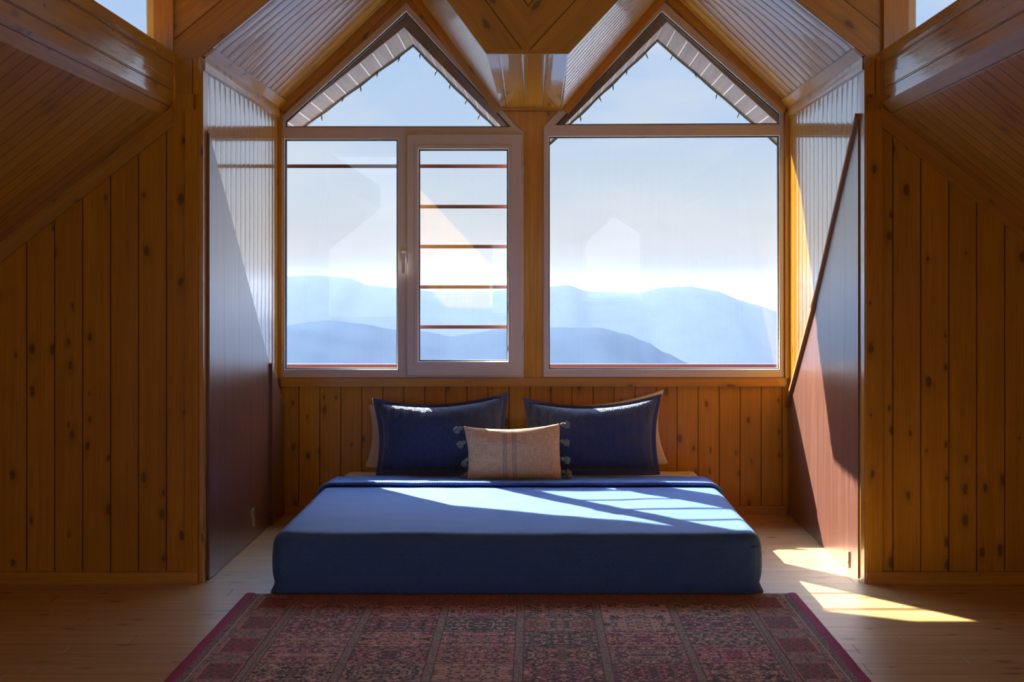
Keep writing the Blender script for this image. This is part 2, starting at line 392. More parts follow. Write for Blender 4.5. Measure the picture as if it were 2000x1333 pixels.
def rug_mat():
    b = NB('patterned_rug_pile'); u, v = b.uvxy()       # metres from the rug's centre line and its far edge
    def absf(x): return b.math('ABSOLUTE', x)
    cw, ch = .2785, .215
    uc = b.math('DIVIDE', b.math('ADD', u, .835), cw); vc = b.math('DIVIDE', b.math('SUBTRACT', v, .205), ch)
    ci, cj = b.math('FLOOR', uc), b.math('FLOOR', vc); fu, fv = b.math('FRACT', uc), b.math('FRACT', vc)
    rnd = b.white(b.comb(ci, cj, 1.3), '3D'); rnd2 = b.white(b.comb(ci, cj, 7.7), '3D')
    mu = b.math('MULTIPLY', absf(b.math('SUBTRACT', fu, .5)), cw); mv = b.math('MULTIPLY', absf(b.math('SUBTRACT', fv, .5)), ch)
    base = b.ramp(rnd, [(0, (.30, .17, .14)), (.2, (.27, .045, .085)), (.4, (.055, .05, .05)), (.55, (.33, .24, .17)), (.7, (.30, .11, .055)), (.82, (.20, .035, .085)), (.93, (.10, .085, .07))], True)
    fig = b.ramp(rnd2, [(0, (.05, .045, .045)), (.3, (.40, .28, .20)), (.55, (.28, .04, .09)), (.75, (.05, .055, .045)), (.9, (.38, .20, .10))], True)
    vec = b.comb(mu, mv, b.math('MULTIPLY', rnd, 40))
    n1 = b.noise(vec, 34, 2, .5, 1.6); n2 = b.noise(vec, 62, 2, .5, 1.2)
    c = b.mix(b.mapr(n1, .50, .54), base, fig)
    c = b.mix(b.mapr(absf(b.math('SUBTRACT', n1, .5)), .012, .022, 1, 0), c, (.45, .33, .23))
    c = b.mix(b.mapr(n2, .545, .57, 0, .95), c, (.02, .018, .024))
    c = b.mix(b.mapr(n2, .415, .44, .9, 0), c, (.50, .36, .27))
    # small medallion in the middle of each panel
    md = b.math('SQRT', b.math('ADD', b.math('MULTIPLY', mu, mu), b.math('MULTIPLY', b.math('MULTIPLY', mv, mv), 3.0)))
    c = b.mix(b.mapr(md, .026, .030, .7, 0), c, fig); c = b.mix(b.mapr(md, .010, .013, .8, 0), c, (.30, .05, .07))
    # guard lines between the panels
    gu = b.math('MULTIPLY', b.math('MINIMUM', fu, b.math('SUBTRACT', 1.0, fu)), cw); gv = b.math('MULTIPLY', b.math('MINIMUM', fv, b.math('SUBTRACT', 1.0, fv)), ch)
    small = b.noise(b.comb(u, v), 160, 2, .5, .8)
    gcol = b.mix(b.mapr(small, .45, .55), (.36, .28, .21), (.10, .075, .06))
    c = b.mix(b.mapr(gu, .012, .0135, 1, 0), c, gcol)
    c = b.mix(b.mapr(absf(b.math('SUBTRACT', gu, .0145)), .001, .002, 1, 0), c, (.06, .03, .03))
    c = b.mix(b.mapr(gv, .003, .0045, .8, 0), c, (.08, .05, .045))
    # wide side borders
    au = absf(u); bw = b.math('SUBTRACT', au, .835)     # 0 at inner edge of border
    bv = b.math('DIVIDE', v, .33); bj = b.math('FLOOR', bv); bf = b.math('FRACT', bv)
    bmu = absf(b.math('SUBTRACT', bw, .085)); bmv = b.math('MULTIPLY', absf(b.math('SUBTRACT', bf, .5)), .33)
    bn = b.noise(b.comb(bmu, bmv, b.math('MULTIPLY', b.math('MODULO', bj, 2.0), 5)), 40, 2, .5, 1.4); bn2 = b.noise(b.comb(bmu, bmv, 3.0), 85, 2, .5, 1)
    ins = b.math('MULTIPLY', b.math('LESS_THAN', bmu, .055), b.math('LESS_THAN', bmv, .095))
    bc = b.mix(ins, (.34, .25, .18), (.26, .05, .07))
    bc = b.mix(b.mapr(bn, .50, .54, 0, .9), bc, (.13, .11, .085)); bc = b.mix(b.mapr(bn2, .56, .59), bc, (.05, .045, .045)); bc = b.mix(b.mapr(bn2, .38, .41, 1, 0), bc, (.38, .14, .14))
    rim = b.math('MULTIPLY', b.mapr(absf(b.math('SUBTRACT', bmu, .057)), .002, .003, 1, 0), b.math('LESS_THAN', bmv, .098))
    bc = b.mix(rim, bc, (.50, .22, .18))
    dk = b.mix(b.mapr(small, .48, .53), (.045, .045, .05), (.30, .24, .18))
    bc = b.mix(b.mapr(bw, .168, .170), bc, dk)
    bc = b.mix(b.mapr(bw, .022, .024, 1, 0), bc, gcol)
    for q in (.0, .024, .168, .215): bc = b.mix(b.mapr(absf(b.math('SUBTRACT', bw, q)), .0018, .003, 1, 0), bc, (.05, .025, .03) if q < .1 else (.42, .34, .27))
    c = b.mix(b.math('GREATER_THAN', bw, 0.0), c, bc)
    # far border
    fb = b.noise(b.comb(b.math('MULTIPLY', absf(b.math('SUBTRACT', b.math('FRACT', b.math('DIVIDE', u, .30)), .5)), .30), absf(b.math('SUBTRACT', v, .1)), .0), 45, 2, .5, 1.3)
    fc = b.mix(b.mapr(fb, .48, .53), (.26, .07, .05), (.09, .07, .04)); fc = b.mix(b.mapr(small, .55, .6, 0, .7), fc, (.36, .22, .12))
    c = b.mix(b.math('MULTIPLY', b.math('LESS_THAN', v, .19), b.math('LESS_THAN', bw, .06)), c, fc)
    yarn = b.noise(b.comb(u, v), 520, 2)
    c = b.mix(b.mapr(yarn, .35, .65, .20, 0), c, (.02, .012, .012))
    c = b.mix(1.0, c, (2.2, 1.95, 2.0), 'MULTIPLY')
    b.P(Base_Color=c, Roughness=.95, Normal=b.bump(b.math('ADD', yarn, b.math('MULTIPLY', n2, .6)), .004), Sheen_Weight=.15, Sheen_Roughness=.5)
    return b.m
M['rug'] = rug_mat()
M['rugedge'] = cloth('magenta_rug_binding', (.34, .002, .075), (.42, .004, .10), scale=500, sheen=.0)
M['hill'] = plain('forested_hillside', (.035, .052, .072), 1.0, scale=.02, var=.5, Specular_IOR_Level=0.0)

# ------------------------------------------------------------------ floor
g = MB(); g.face([(-3.6, -4.2, 0), (3.6, -4.2, 0), (3.6, 7.9, 0), (-3.6, 7.9, 0)], (0, 1, 0), (1, 0, 0))
struct(g.build('floor', M['floor']), 'knotty pine floor of wide boards running across the room', 'floor')

# ------------------------------------------------------------------ alcove outline (mouth and window wall)
E0f, Lf, V0f, V1f, Rf, E1f = [P2(*q, D1) for q in ((393, 112), (742, -177), (950, 105), (1110, 105), (1353, -158), (1678, 100))]
E0b, Lb, V0b, V1b, Rb, E1b = [P2(*q, D2) for q in ((543, 212), (797, -33), (980, 214), (1098, 214), (1300, -20), (1536, 206))]
def to_wall(e, l):          # slide an eave point along its slope onto the alcove side wall
    x = math.copysign(HW, e[0]); k = (l[1] - e[1]) / (l[0] - e[0]); return (x, e[1] + k * (x - e[0]))
E0f, E0b, E1f, E1b = to_wall(E0f, Lf), to_wall(E0b, Lb), to_wall(E1f, Rf), to_wall(E1b, Rb)
f3 = lambda q: (q[0], D1, q[1]); b3 = lambda q: (q[0], D2, q[1])
ZT = 3.35
YA = 1.6          # the low attic slopes end here, the room behind is wider with unseen roof openings added for fill light
# attic line of the main room: purlin at X=-1.448 / 1.393, roof falling outwards with slope .79
XL, XR, ZP, SL = -1.448, 1.393, 1.885, .79

# ceiling: dormer slopes, valley soffit, attic slopes, main ceiling
g = MB()
def slope(a, b, c, d, mi):
    up = (Vector(b) - Vector(a)); g.face([a, b, c, d], (0, 1, 0), up, mi)
slope(f3(E0f), f3(Lf), b3(Lb), b3(E0b), 0)
slope(f3(V0f), f3(Lf), b3(Lb), b3(V0b), 0)
slope(f3(V1f), f3(Rf), b3(Rb), b3(V1b), 0)
slope(f3(E1f), f3(Rf), b3(Rb), b3(E1b), 0)
g.face([f3(V0f), f3(V1f), b3(V1b), b3(V0b)], (1, 0, 0), (0, 1, 0), 1)
for sx, X in ((-1, XL - .045), (1, XR + .045)):
    a = (X, D1, ZP); b_ = (sx * 3.6, D1, ZP - SL * (3.6 - abs(X)))
    g.face([a, b_, (b_[0], YA, b_[2]), (a[0], YA, a[2])], (0, 1, 0), Vector(a) - Vector(b_), 2)
for xa, xb, ya, yb in ((-3.6, -3.4, -4.2, D1), (-3.4, -2.3, -4.2, -3.6), (-3.4, -2.3, -1.0, D1), (-2.3, 2.3, -4.2, D1), (2.3, 3.4, -4.2, -3.6), (2.3, 3.4, -1.0, D1), (3.4, 3.6, -4.2, D1)):  # the two gaps left open are skylights added to brighten the room
    g.face([(xa, ya, ZT), (xb, ya, ZT), (xb, yb, ZT), (xa, yb, ZT)], (1, 0, 0), (0, 1, 0), 2)
struct(g.build('ceiling', [M['ceil'], M['soffit'], M['attic']]), 'varnished pine board ceiling folded into two gables over the alcove', 'ceiling')

# side walls of the main room above the purlins and low knee walls, far out of view
for sx, nm in ((-1, 'left'), (1, 'right')):
    X = XL if sx < 0 else XR
    g = MB()
    if sx < 0: g.face([(-3.6, -4.2, 0), (-3.6, D1, 0), (-3.6, D1, ZT), (-3.6, -4.2, ZT)], None, (0, 0, 1))
    else:      # unseen open band added to let in sky light, on the side away from the sun
        for ya, yb, za, zb in ((-4.2, D1, 0, 2.2), (-4.2, D1, 3.2, ZT), (-4.2, -3.6, 2.2, 3.2), (4.6, D1, 2.2, 3.2)):
            g.face([(3.6, ya, za), (3.6, yb, za), (3.6, yb, zb), (3.6, ya, zb)], None, (0, 0, 1))
    g.face([(X, YA, 2.14), (X, D1, 2.14), (sx * 3.6, D1, 2.14), (sx * 3.6, YA, 2.14)], (1, 0, 0), (0, 1, 0))
    struct(g.build('wall_outer_' + nm, M['attic']), f'pine boarded outer wall of the main room on the {nm}', 'wall')
    # wall beside the alcove mouth, under the sloping ceiling
    g = MB()
    zf = lambda x: ZP - SL * (abs(x) - abs(X) - .045)
    xc_ = P(388, 0, D1).x if sx < 0 else P(1690, 0, D1).x
    g.face([(sx * 3.6, D1, 0), (xc_, D1, 0), (xc_, D1, zf(X) + .05), (X, D1, zf(X) + .05), (sx * 3.6, D1, zf(3.6) + .05)], (1, 0, 0), (0, 0, 1))
    # beside the clerestory window: above the purlin
    xo, xi = sx * 2.35, (P(303, 0, D1).x if sx < 0 else P(1772, 0, D1).x)
    for (xa, xb, za, zb) in ((sx * 3.6, xo, 2.05, ZT), (xo, xi, 2.75, ZT), (xi, X, 2.05, ZT)):
        g.face([(xa, D1, za), (xb, D1, za), (xb, D1, zb), (xa, D1, zb)], (1, 0, 0), (0, 0, 1))
    struct(g.build('wall_' + nm, M['wall']), f'vertical knotty pine boards on the wall {nm} of the alcove, under the sloping ceiling', 'wall')
    # slanting trim where ceiling meets wall
    dx = sx * 2.15
    g = MB()
    za = zf(X); p0 = (X, za); p1 = (sx * 3.6, zf(3.6))
    n_ = Vector((SL * -sx * -1, -1)); wt = .062
    g.prism([p0, p1, (p1[0], p1[1] - wt / math.cos(math.atan(SL))), (p0[0], p0[1] - wt / math.cos(math.atan(SL)))], D1 - .022, D1 - .001, va=Vector((p1[0] - p0[0], 0, p1[1] - p0[1])))
    struct(g.build('trim_1' if sx < 0 else 'trim_2', M['trim'], bevel=.004), f'slanting pine trim under the sloping ceiling on the {nm}', 'trim')
    # baseboard
    xe = P(388, 0, D1).x if sx < 0 else P(1690, 0, D1).x
    g = MB(); g.box((min(sx * 3.6, xe), D1 - .018, 0), (max(sx * 3.6, xe), D1 - .001, .048), va=(1, 0, 0))
    struct(g.build('baseboard_' + nm, M['trim'], bevel=.004), f'narrow pine baseboard under the wall {nm} of the alcove', 'baseboard')
    # corner casing: flat board on the wall face and reveal into the alcove
    g = MB()
    xin = xe; xw = P(363 if sx < 0 else 1722, 0, D1).x
    g.box((min(xin, xw), D1 - .016, .0485), (max(xin, xw), D1 - .0005, P(0, 215, D1).z), va=(0, 0, 1))
    struct(g.build('trim_3' if sx < 0 else 'trim_4', M['casing'], bevel=.004), f'upright pine casing at the {nm} corner of the alcove mouth', 'trim')
    g = MB()
    xa_ = sx * HW; g.box((min(xin, xa_ - sx * .004), D1 - .0004, 0), (max(xin, xa_ - sx * .004), D1 + .085, (E0f if sx < 0 else E1f)[1] - .004), va=(0, 0, 1))
    struct(g.build('trim_5' if sx < 0 else 'trim_6', M['trim'], bevel=.003), f'glossy pine reveal strip inside the {nm} edge of the alcove', 'trim')
    # plain upper corner board and clerestory post
    g = MB()
    g.prism([(X - .02 * sx * -1, zf(X) - .05), (sx * HW, zf(X) - .05), (sx * HW, (E0f if sx < 0 else E1f)[1] + .004), (X + .02 * sx, P(0, 128, D1).z + .03)], D1 + .0006, D1 + .03, va=(0, 0, 1))
    struct(g.build('trim_7' if sx < 0 else 'trim_8', M['gable']), f'plain pine board above the {nm} corner of the alcove mouth', 'trim')
    xp0, xp1 = (P(303, 0, D1).x, X) if sx < 0 else (X + .012, P(1772, 0, D1).x)
    g = MB(); g.box((min(xp0, xp1), D1 - .02, 2.14), (max(xp0, xp1), D1 + .03, ZT - .002), va=(0, 0, 1))
    struct(g.build('trim_9' if sx < 0 else 'trim_10', M['trim'], bevel=.005), f'orange pine post beside the {nm} clerestory window', 'trim')
    # purlin: boarded face, slanting lower strip
    g = MB()
    g.face([(X, YA, 1.932), (X, D1 - .001, 1.932), (X, D1 - .001, 2.14), (X, YA, 2.14)], (0, 0, 1), (0, 1, 0), 0)
    g.face([(X, YA, 1.932), (X, D1 - .001, 1.932), (X + sx * .045, D1 - .001, ZP), (X + sx * .045, YA, ZP)], None, (0, 1, 0), 1)
    g.face([(X, YA, 2.14), (X, D1 - .001, 2.14), (X + sx * .12, D1 - .001, 2.14), (X + sx * .12, YA, 2.14)], None, (0, 1, 0), 1)
    struct(g.build('trim_11' if sx < 0 else 'trim_12', [M['purlin'], M['gable']]), f'glossy boarded purlin running along the {nm} side of the room', 'beam')
    # clerestory window
    wn = empty('window_3' if sx < 0 else 'window_4', (xi, D1, 2.14))
    struct(wn, f'clerestory window with a white frame above the {nm} purlin', 'window')
    lo, hi = min(xo, xi), max(xo, xi)
    outer = [(lo, 2.10), (hi, 2.10), (hi, 2.75), (lo, 2.75)]; inner = offset(outer, -.032)
    for o in (plate('window_frame', outer, [inner], D1 - .01, D1 + .05, M['pvc'], bevel=.004),
              plate('gasket', offset(inner, .002), [offset(inner, -.006)], D1 + .012, D1 + .03, M['gasket'])): reparent(o, wn)
    q = MB(); q.prism(offset(inner, -.002), D1 + .018, D1 + .024); reparent(q.build('glass_pane', M['glass']), wn)

# face of the gables over the alcove mouth
g = MB()
def gf(pts, d, edge):
    d = Vector((d[0], 0, d[1])).normalized(); nrm = Vector((-d.z, 0, d.x))
    f = g.face([(x, D1, z) for x, z in pts], nrm, d)
    o_ = Vector((edge[0], D1, edge[1])).dot(nrm)
    for l in f.loops: l[g.uv].uv.x = l[g.uv].uv.x - o_
gf([(XL, P(0, 126, D1).z), E0f, Lf, (Lf[0], ZT), (XL, ZT)], (Lf[0] - E0f[0], Lf[1] - E0f[1]), E0f)
cx = P(1033, 0, D1).x
gf([V0f, (cx, V0f[1]), (cx, ZT), (Lf[0], ZT), Lf], (Lf[0] - V0f[0], Lf[1] - V0f[1]), V0f)
gf([V1f, (cx, V0f[1]), (cx, ZT), (Rf[0], ZT), Rf], (Rf[0] - V1f[0], Rf[1] - V1f[1]), V1f)
gf([(XR, P(0, 118, D1).z), E1f, Rf, (Rf[0], ZT), (XR, ZT)], (Rf[0] - E1f[0], Rf[1] - E1f[1]), E1f)
struct(g.build('wall_front', M['gable']), 'slanting pine boards on the gable faces above the alcove mouth', 'wall')
g = MB(); g.box((V0f[0], D1 - .012, V0f[1] - .002), (V1f[0], D1 + .01, V0f[1] + .014), va=(1, 0, 0))
struct(g.build('trim_13', M['trim'], bevel=.002), 'thin pine lip under the boarded valley between the gables', 'trim')

# alcove side walls: boards above, slanted dark panels below
SX = {-1: (E0f, E0b), 1: (E1f, E1b)}
PANEL = {-1: [(6.04, 1.82), (7.41, .812), (7.785, .570)], 1: [(6.068, 1.882), (6.944, 1.152), (7.785, .560)]}
for sx, nm in ((-1, 'left'), (1, 'right')):
    ef, eb = SX[sx]
    X = sx * HW
    g = MB()
    g.face([(X, D1, 0), (X, D2, 0), (X, D2, eb[1] + .01), (X, D1, ef[1])], (0, 1, 0), (0, 0, 1))
    struct(g.build('wall_alcove_' + nm, M['gloss']), f'glossy varnished pine boards on the {nm} side of the bed alcove', 'wall')
    # cornice along the eave
    g = MB()
    g.prismx([(D1 + .001, ef[1] - .055), (D2, eb[1] - .055), (D2, eb[1]), (D1 + .001, ef[1])], X, X - sx * .012, va=(0, 1, 0))
    struct(g.build('trim_14' if sx < 0 else 'trim_15', M['trim'], bevel=.003), f'pine cornice strip along the {nm} alcove eave', 'trim')
    Lq, Eq, Lbq, Ebq = (Lf, E0f, Lb, E0b) if sx < 0 else (Rf, E1f, Rb, E1b)
    def along(e, l, t, dn):
        d = Vector((l[0] - e[0], l[1] - e[1])).normalized(); n = Vector((d.y, -d.x)) * (1 if sx < 0 else -1)
        p = Vector(e) + d * t + n * dn; return (p.x, p.y)
    g = MB()
    c8 = [(*along(Eq, Lq, .0, .0),), (*along(Eq, Lq, .0, .012),), (*along(Eq, Lq, .055, .012),), (*along(Eq, Lq, .055, 0),)]
    d8 = [(*along(Ebq, Lbq, .0, .0),), (*along(Ebq, Lbq, .0, .012),), (*along(Ebq, Lbq, .055, .012),), (*along(Ebq, Lbq, .055, 0),)]
    A = [(x, D1 + .001, z) for x, z in c8]; B = [(x, D2 - .001, z) for x, z in d8]
    g.face(A); g.face(B[::-1])
    for i in range(4): j = (i + 1) % 4; g.face([A[i], A[j], B[j], B[i]], None, (0, 1, 0))
    struct(g.build('trim_16' if sx < 0 else 'trim_17', M['trim'], bevel=.003), f'pine strip where the {nm} gable slope starts', 'trim')
    # dark slanted boards
    (ya, za), (yk, zk), (yb, zb) = PANEL[sx]
    for (y0, z0, y1, z1, th, ex) in ((ya, za, yk, zk, .016 if sx < 0 else .010, 'tall'), (yk + .002, zk, yb - .02, zb, .030 if sx < 0 else .006, 'low')):
        g = MB(); g.prismx([(y0, .004), (y1, .004), (y1, z1), (y0, z0)], X - sx * .0008, X - sx * th, va=(0, 0, 1))
        o = g.build('slanted_wall_panel', M['dark'], bevel=.0015)
        tag(o, f'{ex} dark reddish-brown board with slanted top edge on the {nm} side of the alcove' + (', near the room' if ex == 'tall' else ', beside the window wall'), 'wall panel')
        if ex == 'tall':
            if sx < 0:
                bpn = [(y0 + .94 - .016, .135, .05, .03), (y0 + .94, .10, .012, .07)]
            else: bpn = [(6.235, .03, .03, .03), (6.225, .06, .012, .05)]
            q = MB()
            for (yc, zc, wy, wz) in bpn:
                q.box((min(X - sx * th, X - sx * (th + .008)), yc - wy / 2, zc - wz / 2), (max(X - sx * th, X - sx * (th + .008)), yc + wy / 2, zc + wz / 2))
            la = q.build('bolt', M['metal'], o, bevel=.001); la['label'] = 'small metal bolt near the floor'
    if sx > 0:
        g = MB()
        for (y0, z0, y1, z1) in ((ya, za, yk, zk), (yk, zk, yb - .02, zb)):
            s_ = (z1 - z0) / (y1 - y0); t0 = .030
            g.prismx([(y0, z0), (y1, z1), (y1, z1 + .018), (y0, z0 + .022)], X - .0008, X - .022, va=(0, y1 - y0, z1 - z0))
        struct(g.build('trim_18', plain('brown_edge_strip', (.36, .16, .05), .5), bevel=.002), 'brown strip along the slanted edge on the right alcove side', 'trim')
    else:
        g = MB()
        g.prismx([(ya, za + .001), (yk, zk + .001), (yb - .02, zb + .001), (yb - .02, zb + .012), (yk, zk + .012), (ya, za + .012)], X + .0008, X + .012, va=(0, yb - ya, zb - za))
        struct(g.build('trim_19', M['trim'], bevel=.001), 'thin pine strip along the slanted edge on the left alcove side', 'trim')

# ------------------------------------------------------------------ window wall
SILL = P(0, 739, D2).z
g = MB(); g.face([(-HW, D2, 0), (HW, D2, 0), (HW, D2, SILL), (-HW, D2, SILL)], (1, 0, 0), (0, 0, 1))
g.face([(-HW, D2 + .12, -.3), (HW, D2 + .12, -.3), (HW, D2 + .12, SILL), (-HW, D2 + .12, SILL)], (1, 0, 0), (0, 0, 1))
g.face([(-HW, D2, SILL), (HW, D2, SILL), (HW, D2 + .12, SILL), (-HW, D2 + .12, SILL)], None, (1, 0, 0))
struct(g.build('wall_back', M['back']), 'low wall of upright knotty pine boards behind the bed, under the windows', 'wall')
g = MB(); g.box((-HW + .012, D2 - .02, P(0, 755, D2).z), (HW - .012, D2 - .0005, SILL + .001), va=(1, 0, 0))
struct(g.build('trim_20', M['trim'], bevel=.004), 'pine rail along the top of the low wall, under the windows', 'trim')
g = MB(); g.box((-HW + .033, D2 - .016, 0), (HW - .012, D2 - .0005, .045), va=(1, 0, 0))
struct(g.build('baseboard_back', M['trim'], bevel=.004), 'narrow pine baseboard behind the bed', 'baseboard')

YF = D2 - .012      # front plane of the plastic frames
Q = lambda x, y: P2(x, y, YF)
# pine casing that fills between the frames and the ceiling: one flat board, gable shaped, with two window openings
def win_polys():
    L_out = [Q(545, 739), Q(1023, 739), Q(1023, 258), Q(1009, 246), Q(794, 3), Q(545, 231)]
    R_out = [Q(1061, 738), Q(1532, 738), Q(1532, 214), Q(1294, -1), Q(1061, 247)]
    return L_out, R_out
L_out, R_out = win_polys()
full = [(-HW + .0005, SILL), (HW - .0005, SILL), (HW - .0005, 3.0), (-HW + .0005, 3.0)]
full = [(x, z) for x, z in full]
o = plate('trim_21', full, [offset(L_out, -.001), offset(R_out, -.001)], D2 - .004, D2 + .10, M['trim'])
struct(o, 'pine boards framing both gabled windows', 'trim')
# raised pine casing under the ceiling slopes and at the sides
def strip(a, b, w_, y0, y1, side):
    a, b = Vector(a), Vector(b); d = (b - a).normalized(); n = Vector((-d.y, d.x)) * side
    return [tuple(a), tuple(b), tuple(b + n * w_), tuple(a + n * w_)], y0, y1
g = MB()
for a, b, s_ in ((E0b, Lb, -1), (Lb, V0b, -1), (V1b, Rb, -1), (Rb, E1b, -1)):
    p, y0, y1 = strip(a, b, .040, D2 - .035, D2 - .0045, s_)
    g.prism(p, y0, y1, va=(b[0] - a[0], 0, b[1] - a[1]))
struct(g.build('trim_22', M['trim'], bevel=.004), 'orange pine casing under the gable slopes above the windows', 'trim')
for sx, k in ((-1, 23), (1, 24)):
    g = MB(); xa, xb = sorted((sx * (HW - .0006), sx * (HW - .022)))
    g.box((xa, D2 - .04, SILL + .002), (xb, D2 - .0045, (E0b if sx < 0 else E1b)[1] - .03), va=(0, 0, 1))
    struct(g.build(f'trim_{k}', M['trim'], bevel=.003), f'upright pine strip beside the {"left" if sx < 0 else "right"} window', 'trim')
# central post boards (Y shaped)
g = MB()
xm = P(1041, 0, D2).x
pl = [Q(1024, 738), Q(1041, 738), Q(1041, 218), Q(990, 218), Q(1024, 259)]
pr = [Q(1041, 738), Q(1060, 738), Q(1060, 250), Q(1090, 218), Q(1041, 218)]
g.prism(pl, D2 - .010, D2 - .0042, va=(0, 0, 1)); g.prism(pr, D2 - .007, D2 - .0042, va=(0, 0, 1))
struct(g.build('trim_25', M['trim'], bevel=.001), 'upright pine post between the two windows, widening at the top', 'trim')
g = MB(); g.box((V0b[0], D2 - .05, V0b[1] - .010), (V1b[0], D2 - .0045, V0b[1] + .006), va=(1, 0, 0))
struct(g.build('trim_26', M['trim'], bevel=.002), 'small pine ledge at the far end of the valley soffit', 'trim')

def window(name, label, outer, holes, sash=None):
    w_ = empty(name, (sum(p[0] for p in outer) / len(outer), YF, SILL)); struct(w_, label, 'window')
    hs = [h for h in holes]
    reparent(plate('window_frame', outer, hs, YF, YF + .07, M['pvc'], bevel=.005), w_)
    for i, h in enumerate(holes):
        if sash and i == sash['i']: continue
        reparent(plate('gasket', offset(h, .003), [offset(h, -.0055)], YF + .018, YF + .045, M['gasket']), w_)
        q = MB(); q.prism(offset(h, -.003), YF + .026, YF + .032); reparent(q.build('glass_pane', M['glass']), w_)
    return w_
tri = [Q(557, 248), Q(997, 248), Q(793, 22), Q(557, 237)]
fixed = [Q(556, 722), Q(776, 722), Q(776, 272), Q(556, 272)]
vent = [Q(806, 724), Q(1006, 724), Q(1006, 276), Q(806, 276)]
w1 = window('window_1', 'left gabled window with white frame, fixed panes and an opening casement', L_out, [tri, fixed, vent], {'i': 2})
so_ = [Q(794, 735), Q(1020, 735), Q(1020, 262), Q(794, 262)]; si = [Q(818, 706), Q(992, 706), Q(992, 292), Q(818, 292)]
sash = reparent(plate('sash', so_, [si], YF - .020, YF + .045, M['pvc'], bevel=.006), w1)
gk = plate('gasket', offset(si, .003), [offset(si, -.0055)], YF + .0, YF + .03, M['gasket']); reparent(gk, w1)
# bead step of the sash
bd = plate('glazing_bead', offset(si, .020), [offset(si, .002)], YF - .024, YF - .012, M['pvc'], bevel=.002); reparent(bd, w1)
q = MB(); q.prism(offset(si, -.003), YF + .010, YF + .016); reparent(q.build('glass_pane', M['glass']), w1)
q = MB(); hx, hz = Q(790, 502)
q.box((hx - .013, YF - .030, hz - .032), (hx + .013, YF - .020, hz + .032))
q.tube([(hx, YF - .02, hz + .006), (hx, YF - .055, hz + .006)], .009, 10)
q.box((hx - .009, YF - .066, hz - .088), (hx + .009, YF - .052, hz + .018))
hd = q.build('handle', M['pvc'], bevel=.004); reparent(hd, w1); hd['label'] = 'white lever handle pointing down'
for zz in (330, 670):
    q = MB(); x_, z_ = Q(1021, zz); q.tube([(x_, YF - .012, z_ - .035), (x_, YF - .012, z_ + .035)], .006, 8); reparent(q.build('hinge', M['pvc']), w1)
tri2 = [Q(1085, 244), Q(1522, 242), Q(1522, 222), Q(1293, 22)]
big = [Q(1072, 722), Q(1522, 722), Q(1522, 265), Q(1072, 267)]
window('window_2', 'right gabled window with white frame and one large fixed pane', R_out, [tri2, big])

# ------------------------------------------------------------------ outside: eaves, grille, cable, railing, hills
YE = 8.47
prof_in = [(-1.80, 1.751), (-.687, 2.578), (-.02, 1.911), (.705, 2.607), (1.82, 1.641)]
def eave(i, j, nm, lab):
    a, b = Vector(prof_in[i]), Vector(prof_in[j]); d = (b - a).normalized(); up = Vector((-d.y, d.x)) * (1 if d.x > 0 else -1)
    r = empty('eave', ((a.x + b.x) / 2, 8.1, (a.y + b.y) / 2)); struct(r, lab, 'roof eave')
    th = .035; q = MB()
    A = [a, b, b + up * th, a + up * th]
    for y0, y1 in ((D2 + .09, YE),):
        fa = [(p.x, y0, p.y) for p in A]; fb = [(p.x, y1, p.y) for p in A]
        q.face(fa); q.face(fb[::-1])
        for k in range(4):
            l = (k + 1) % 4; q.face([fa[l], fa[k], fb[k], fb[l]], (d.x, 0, d.y), (0, 1, 0))
    reparent(q.build('soffit_boards', M['soffit_out']), r)
    q = MB(); B = [a - up * .012, b - up * .012, b + up * .075, a + up * .075]
    q.prism([(p.x, p.y) for p in B], YE + .0005, YE + .02, va=(d.x, 0, d.y)); reparent(q.build('fascia', M['roofing']), r)
    q = MB(); C = [a + up * .036, b + up * .036, b + up * .05, a + up * .05]
    q.prism([(p.x, p.y) for p in C], D2 + .09, YE + .05); reparent(q.build('roof_sheet', M['roofing']), r)
eave(0, 1, 'a', 'left eave of the left gable seen outside through the glass')
eave(1, 2, 'b', 'inner eave of the left gable seen outside through the glass')
eave(2, 3, 'c', 'inner eave of the right gable seen outside through the glass')
eave(3, 4, 'd', 'right eave of the right gable seen outside through the glass')
# brown boards outside between frames and soffit
for k, (c, nmn) in enumerate(((L_out, 'left'), (R_out, 'right'))):
    i = (4, 3)[k]
    ap = Vector(c[i]); lo_a, lo_b = Vector(c[i + 1]), Vector(c[i - 1])
    pa = prof_in[0 + 2 * k], prof_in[1 + 2 * k], prof_in[2 + 2 * k]
    q = MB()
    if k == 0: out_, in_ = [tuple(lo_a), tuple(ap), tuple(lo_b)], [(-1.335, 2.06), pa[1], (-.12, 2.0)]
    else: out_, in_ = [tuple(lo_b if False else Vector(c[4])), tuple(ap), tuple(Vector(c[2]))], [(.10, 2.0), pa[1], (1.335, 2.03)]
    for a in range(2):
        poly = [out_[a], out_[a + 1], (in_[a + 1][0], in_[a + 1][1] - .01), (in_[a][0], in_[a][1] - .01)]
        q.prism(poly, D2 + .075, D2 + .099)
    struct(q.build(f'trim_{27 + k}', M['eave']), f'weathered brown eave board outside the {nmn} gable window', 'trim')

